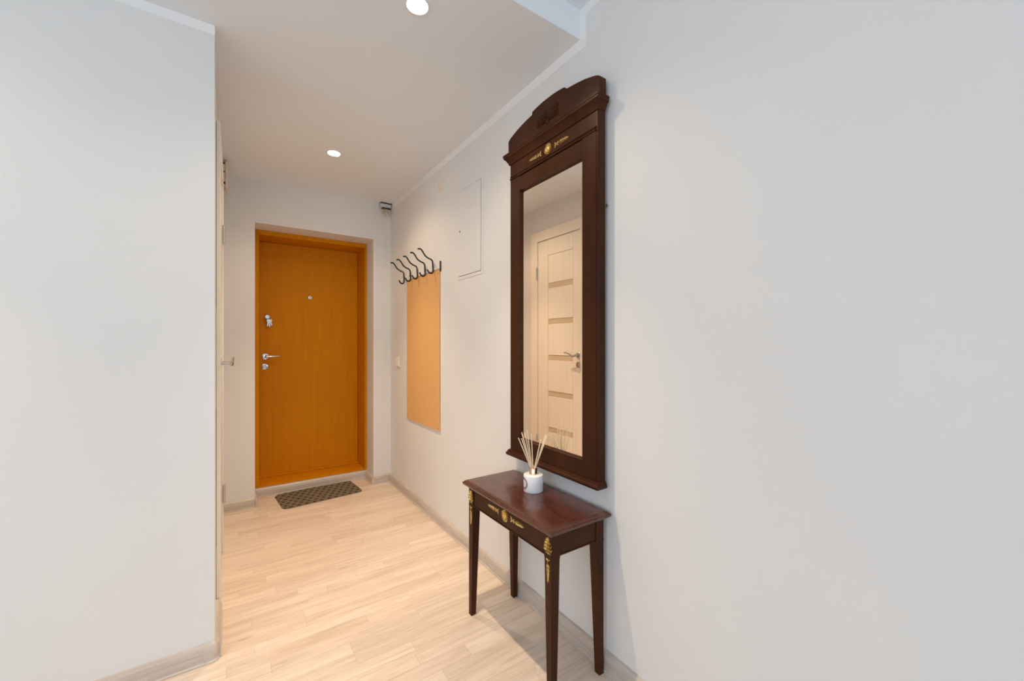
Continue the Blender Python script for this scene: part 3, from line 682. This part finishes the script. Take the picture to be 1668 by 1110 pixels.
# ================================================================== THINGS ON THE WALLS
sw = thing('light_switch', (R, 3.31, 1.0), 'white plastic light switch on the wall by the coat rack', 'switch')
obj('plate', box(new(), R - .010, R - .001, 3.268, 3.350, 1.002, 1.086, .003, 2), 'plastic', sw)
b = new(); prism(b, [(R - .0098, 1.015), (R - .0155, 1.019), (R - .0115, 1.072), (R - .0098, 1.074)], 3.281, 3.337, 'Y'); obj('rocker', b, 'plastic', sw)

hc = thing('access_hatch', (R, 2.08, 1.59), 'painted metal access hatch set in the wall between mirror and coat rack', 'hatch')
HY0, HY1, HZ0, HZ1 = 1.944, 2.214, 1.600, 2.112
obj('hatch_door', box(new(), R - .004, R - .0012, HY0 + .0035, HY1 - .001, HZ0 + .003, HZ1 - .0015, .0006), 'wall', hc)
obj('gap_shade_backing', box(new(), R - .0015, R - .0006, HY0 - .001, HY1 + .001, HZ0 - .001, HZ1 + .001), 'rust_and_gap_shade', hc)  # dark sheet whose colour stands in for the shadow line round the hatch door
for q in ((HY0 - .018, HY0, HZ0 - .018, HZ1 + .018), (HY1, HY1 + .018, HZ0 - .018, HZ1 + .018)): obj('hatch_frame', box(new(), R - .0028, R - .0006, *q, .0008), 'wall', hc)
for q in ((HY0, HY1, HZ0 - .018, HZ0), (HY0, HY1, HZ1, HZ1 + .018)): obj('hatch_frame', box(new(), R - .0028, R - .0006, *q, .0008), 'wall', hc)
obj('keyhole', lathe(new(), [(.006, 0), (.006, -.0006), (.0005, -.0006)], (R - .004, 2.197, 1.872), 'X', 14), 'black', hc)
for (sy, sz) in ((2.19, 2.02), (2.06, 1.985), (2.19, 1.72), (2.03, 1.72)): obj('rivet', lathe(new(), [(.0025, 0), (.002, -.0005), (.0004, -.0006)], (R - .004, sy, sz), 'X', 8), 'grey_plate', hc)

tag(obj('junction_cover', lathe(new(), [(.039, -.0008), (.039, -.002), (.036, -.0035), (.0005, -.004)], (R, 2.478, 2.238), 'X', 32), 'cream_patch', smooth=True, origin=None), 'flat round cream cover high on the wall above the coat rack', 'cover')

tag(obj('wall_screw', lathe(new(), [(.0035, 0.0), (.0035, -.006), (.0055, -.007), (.005, -.009), (.0005, -.0098)], (R, 1.024, 1.70), 'X', 14), 'steel', smooth=True), 'tiny steel screw head in the wall beside the mirror frame', 'screw')

cb = thing('slotted_wall_box', (LEFT, 3.28, 2.22), 'small slotted plastic box high on the wall between side door and entrance', 'wall box')
obj('housing', box(new(), LEFT + .001, -.0415, 3.235, 3.34, 2.222, 2.375, .002), 'plastic_old', cb)
obj('cover', box(new(), -.0412, -.0285, 3.228, 3.346, 2.208, 2.385, .002), 'plastic_old', cb)
for z0, z1 in ((2.366, 2.3725), (2.312, 2.3185), (2.236, 2.250)): obj('slot', box(new(), LEFT + .004, -.043, 3.2335, 3.236, z0, z1), 'black', cb)

jb = thing('ceiling_wire_outlet', (1.08, FAR, 2.30), 'loose beige wires hanging from a grey outlet in the ceiling corner', 'wires')
obj('outlet_plate', box(new(), 1.030, 1.122, FAR - .052, FAR - .002, 2.362, 2.393, .003), 'grey_plate', jb)
b = new(); tube(b, smooth([(1.026, FAR - .055, 2.390), (1.04, FAR - .057, 2.398), (1.075, FAR - .057, 2.3965), (1.105, FAR - .056, 2.392), (1.126, FAR - .055, 2.396)], 4), .0032, 6); obj('gap_edge', b, 'black', jb)
b = new(); box(b, 1.05, 1.12, FAR - .045, FAR - .010, 2.355, 2.362); obj('outlet_opening', b, 'black', jb)
for k in range(6):
    cx = 1.055 + k * .011; rr_ = .014 + .006 * random.random(); zz = 2.332 - .012 * random.random(); yy = FAR - .03 - .008 * (k % 2)
    pts = [(cx, yy, 2.358)] + [(cx + math.sin(t) * rr_ * .8, yy - .004 * math.sin(t * 2), zz + math.cos(t) * rr_) for t in [q * .55 + k for q in range(9)]] + [(cx + .004 * (k % 3 - 1), yy, 2.302 - .008 * (k % 3))]
    b = new(); tube(b, smooth(pts, 3), .0021, 6); obj('wire', b, 'copper_wire', jb, True)

# ================================================================== DOORMAT
mx_, my_, ang, hw, hd_, rc = .566, 3.527, math.radians(5.5), .287, .175, .045
b = new(); poly = []
for cx, cy, a0 in ((hw - rc, hd_ - rc, 0), (-hw + rc, hd_ - rc, 90), (-hw + rc, -hd_ + rc, 180), (hw - rc, -hd_ + rc, 270)):
    for k in range(9):
        a = math.radians(a0 + k * 11.25); poly.append((cx + rc * math.cos(a), cy + rc * math.sin(a)))
prism(b, poly, 0.0003, .0062, 'Z')
bmesh.ops.bevel(b, geom=[e for e in b.edges if all(v.co.z > .006 for v in e.verts)], offset=.0015, segments=1, affect='EDGES')
dm = obj('doormat', b, 'mat'); dm.location = (mx_, my_, 0); dm.rotation_euler = (0, 0, ang)
tag(dm, 'taupe woven doormat with rounded corners in front of the entrance door', 'doormat')
print('floor planks', seen)
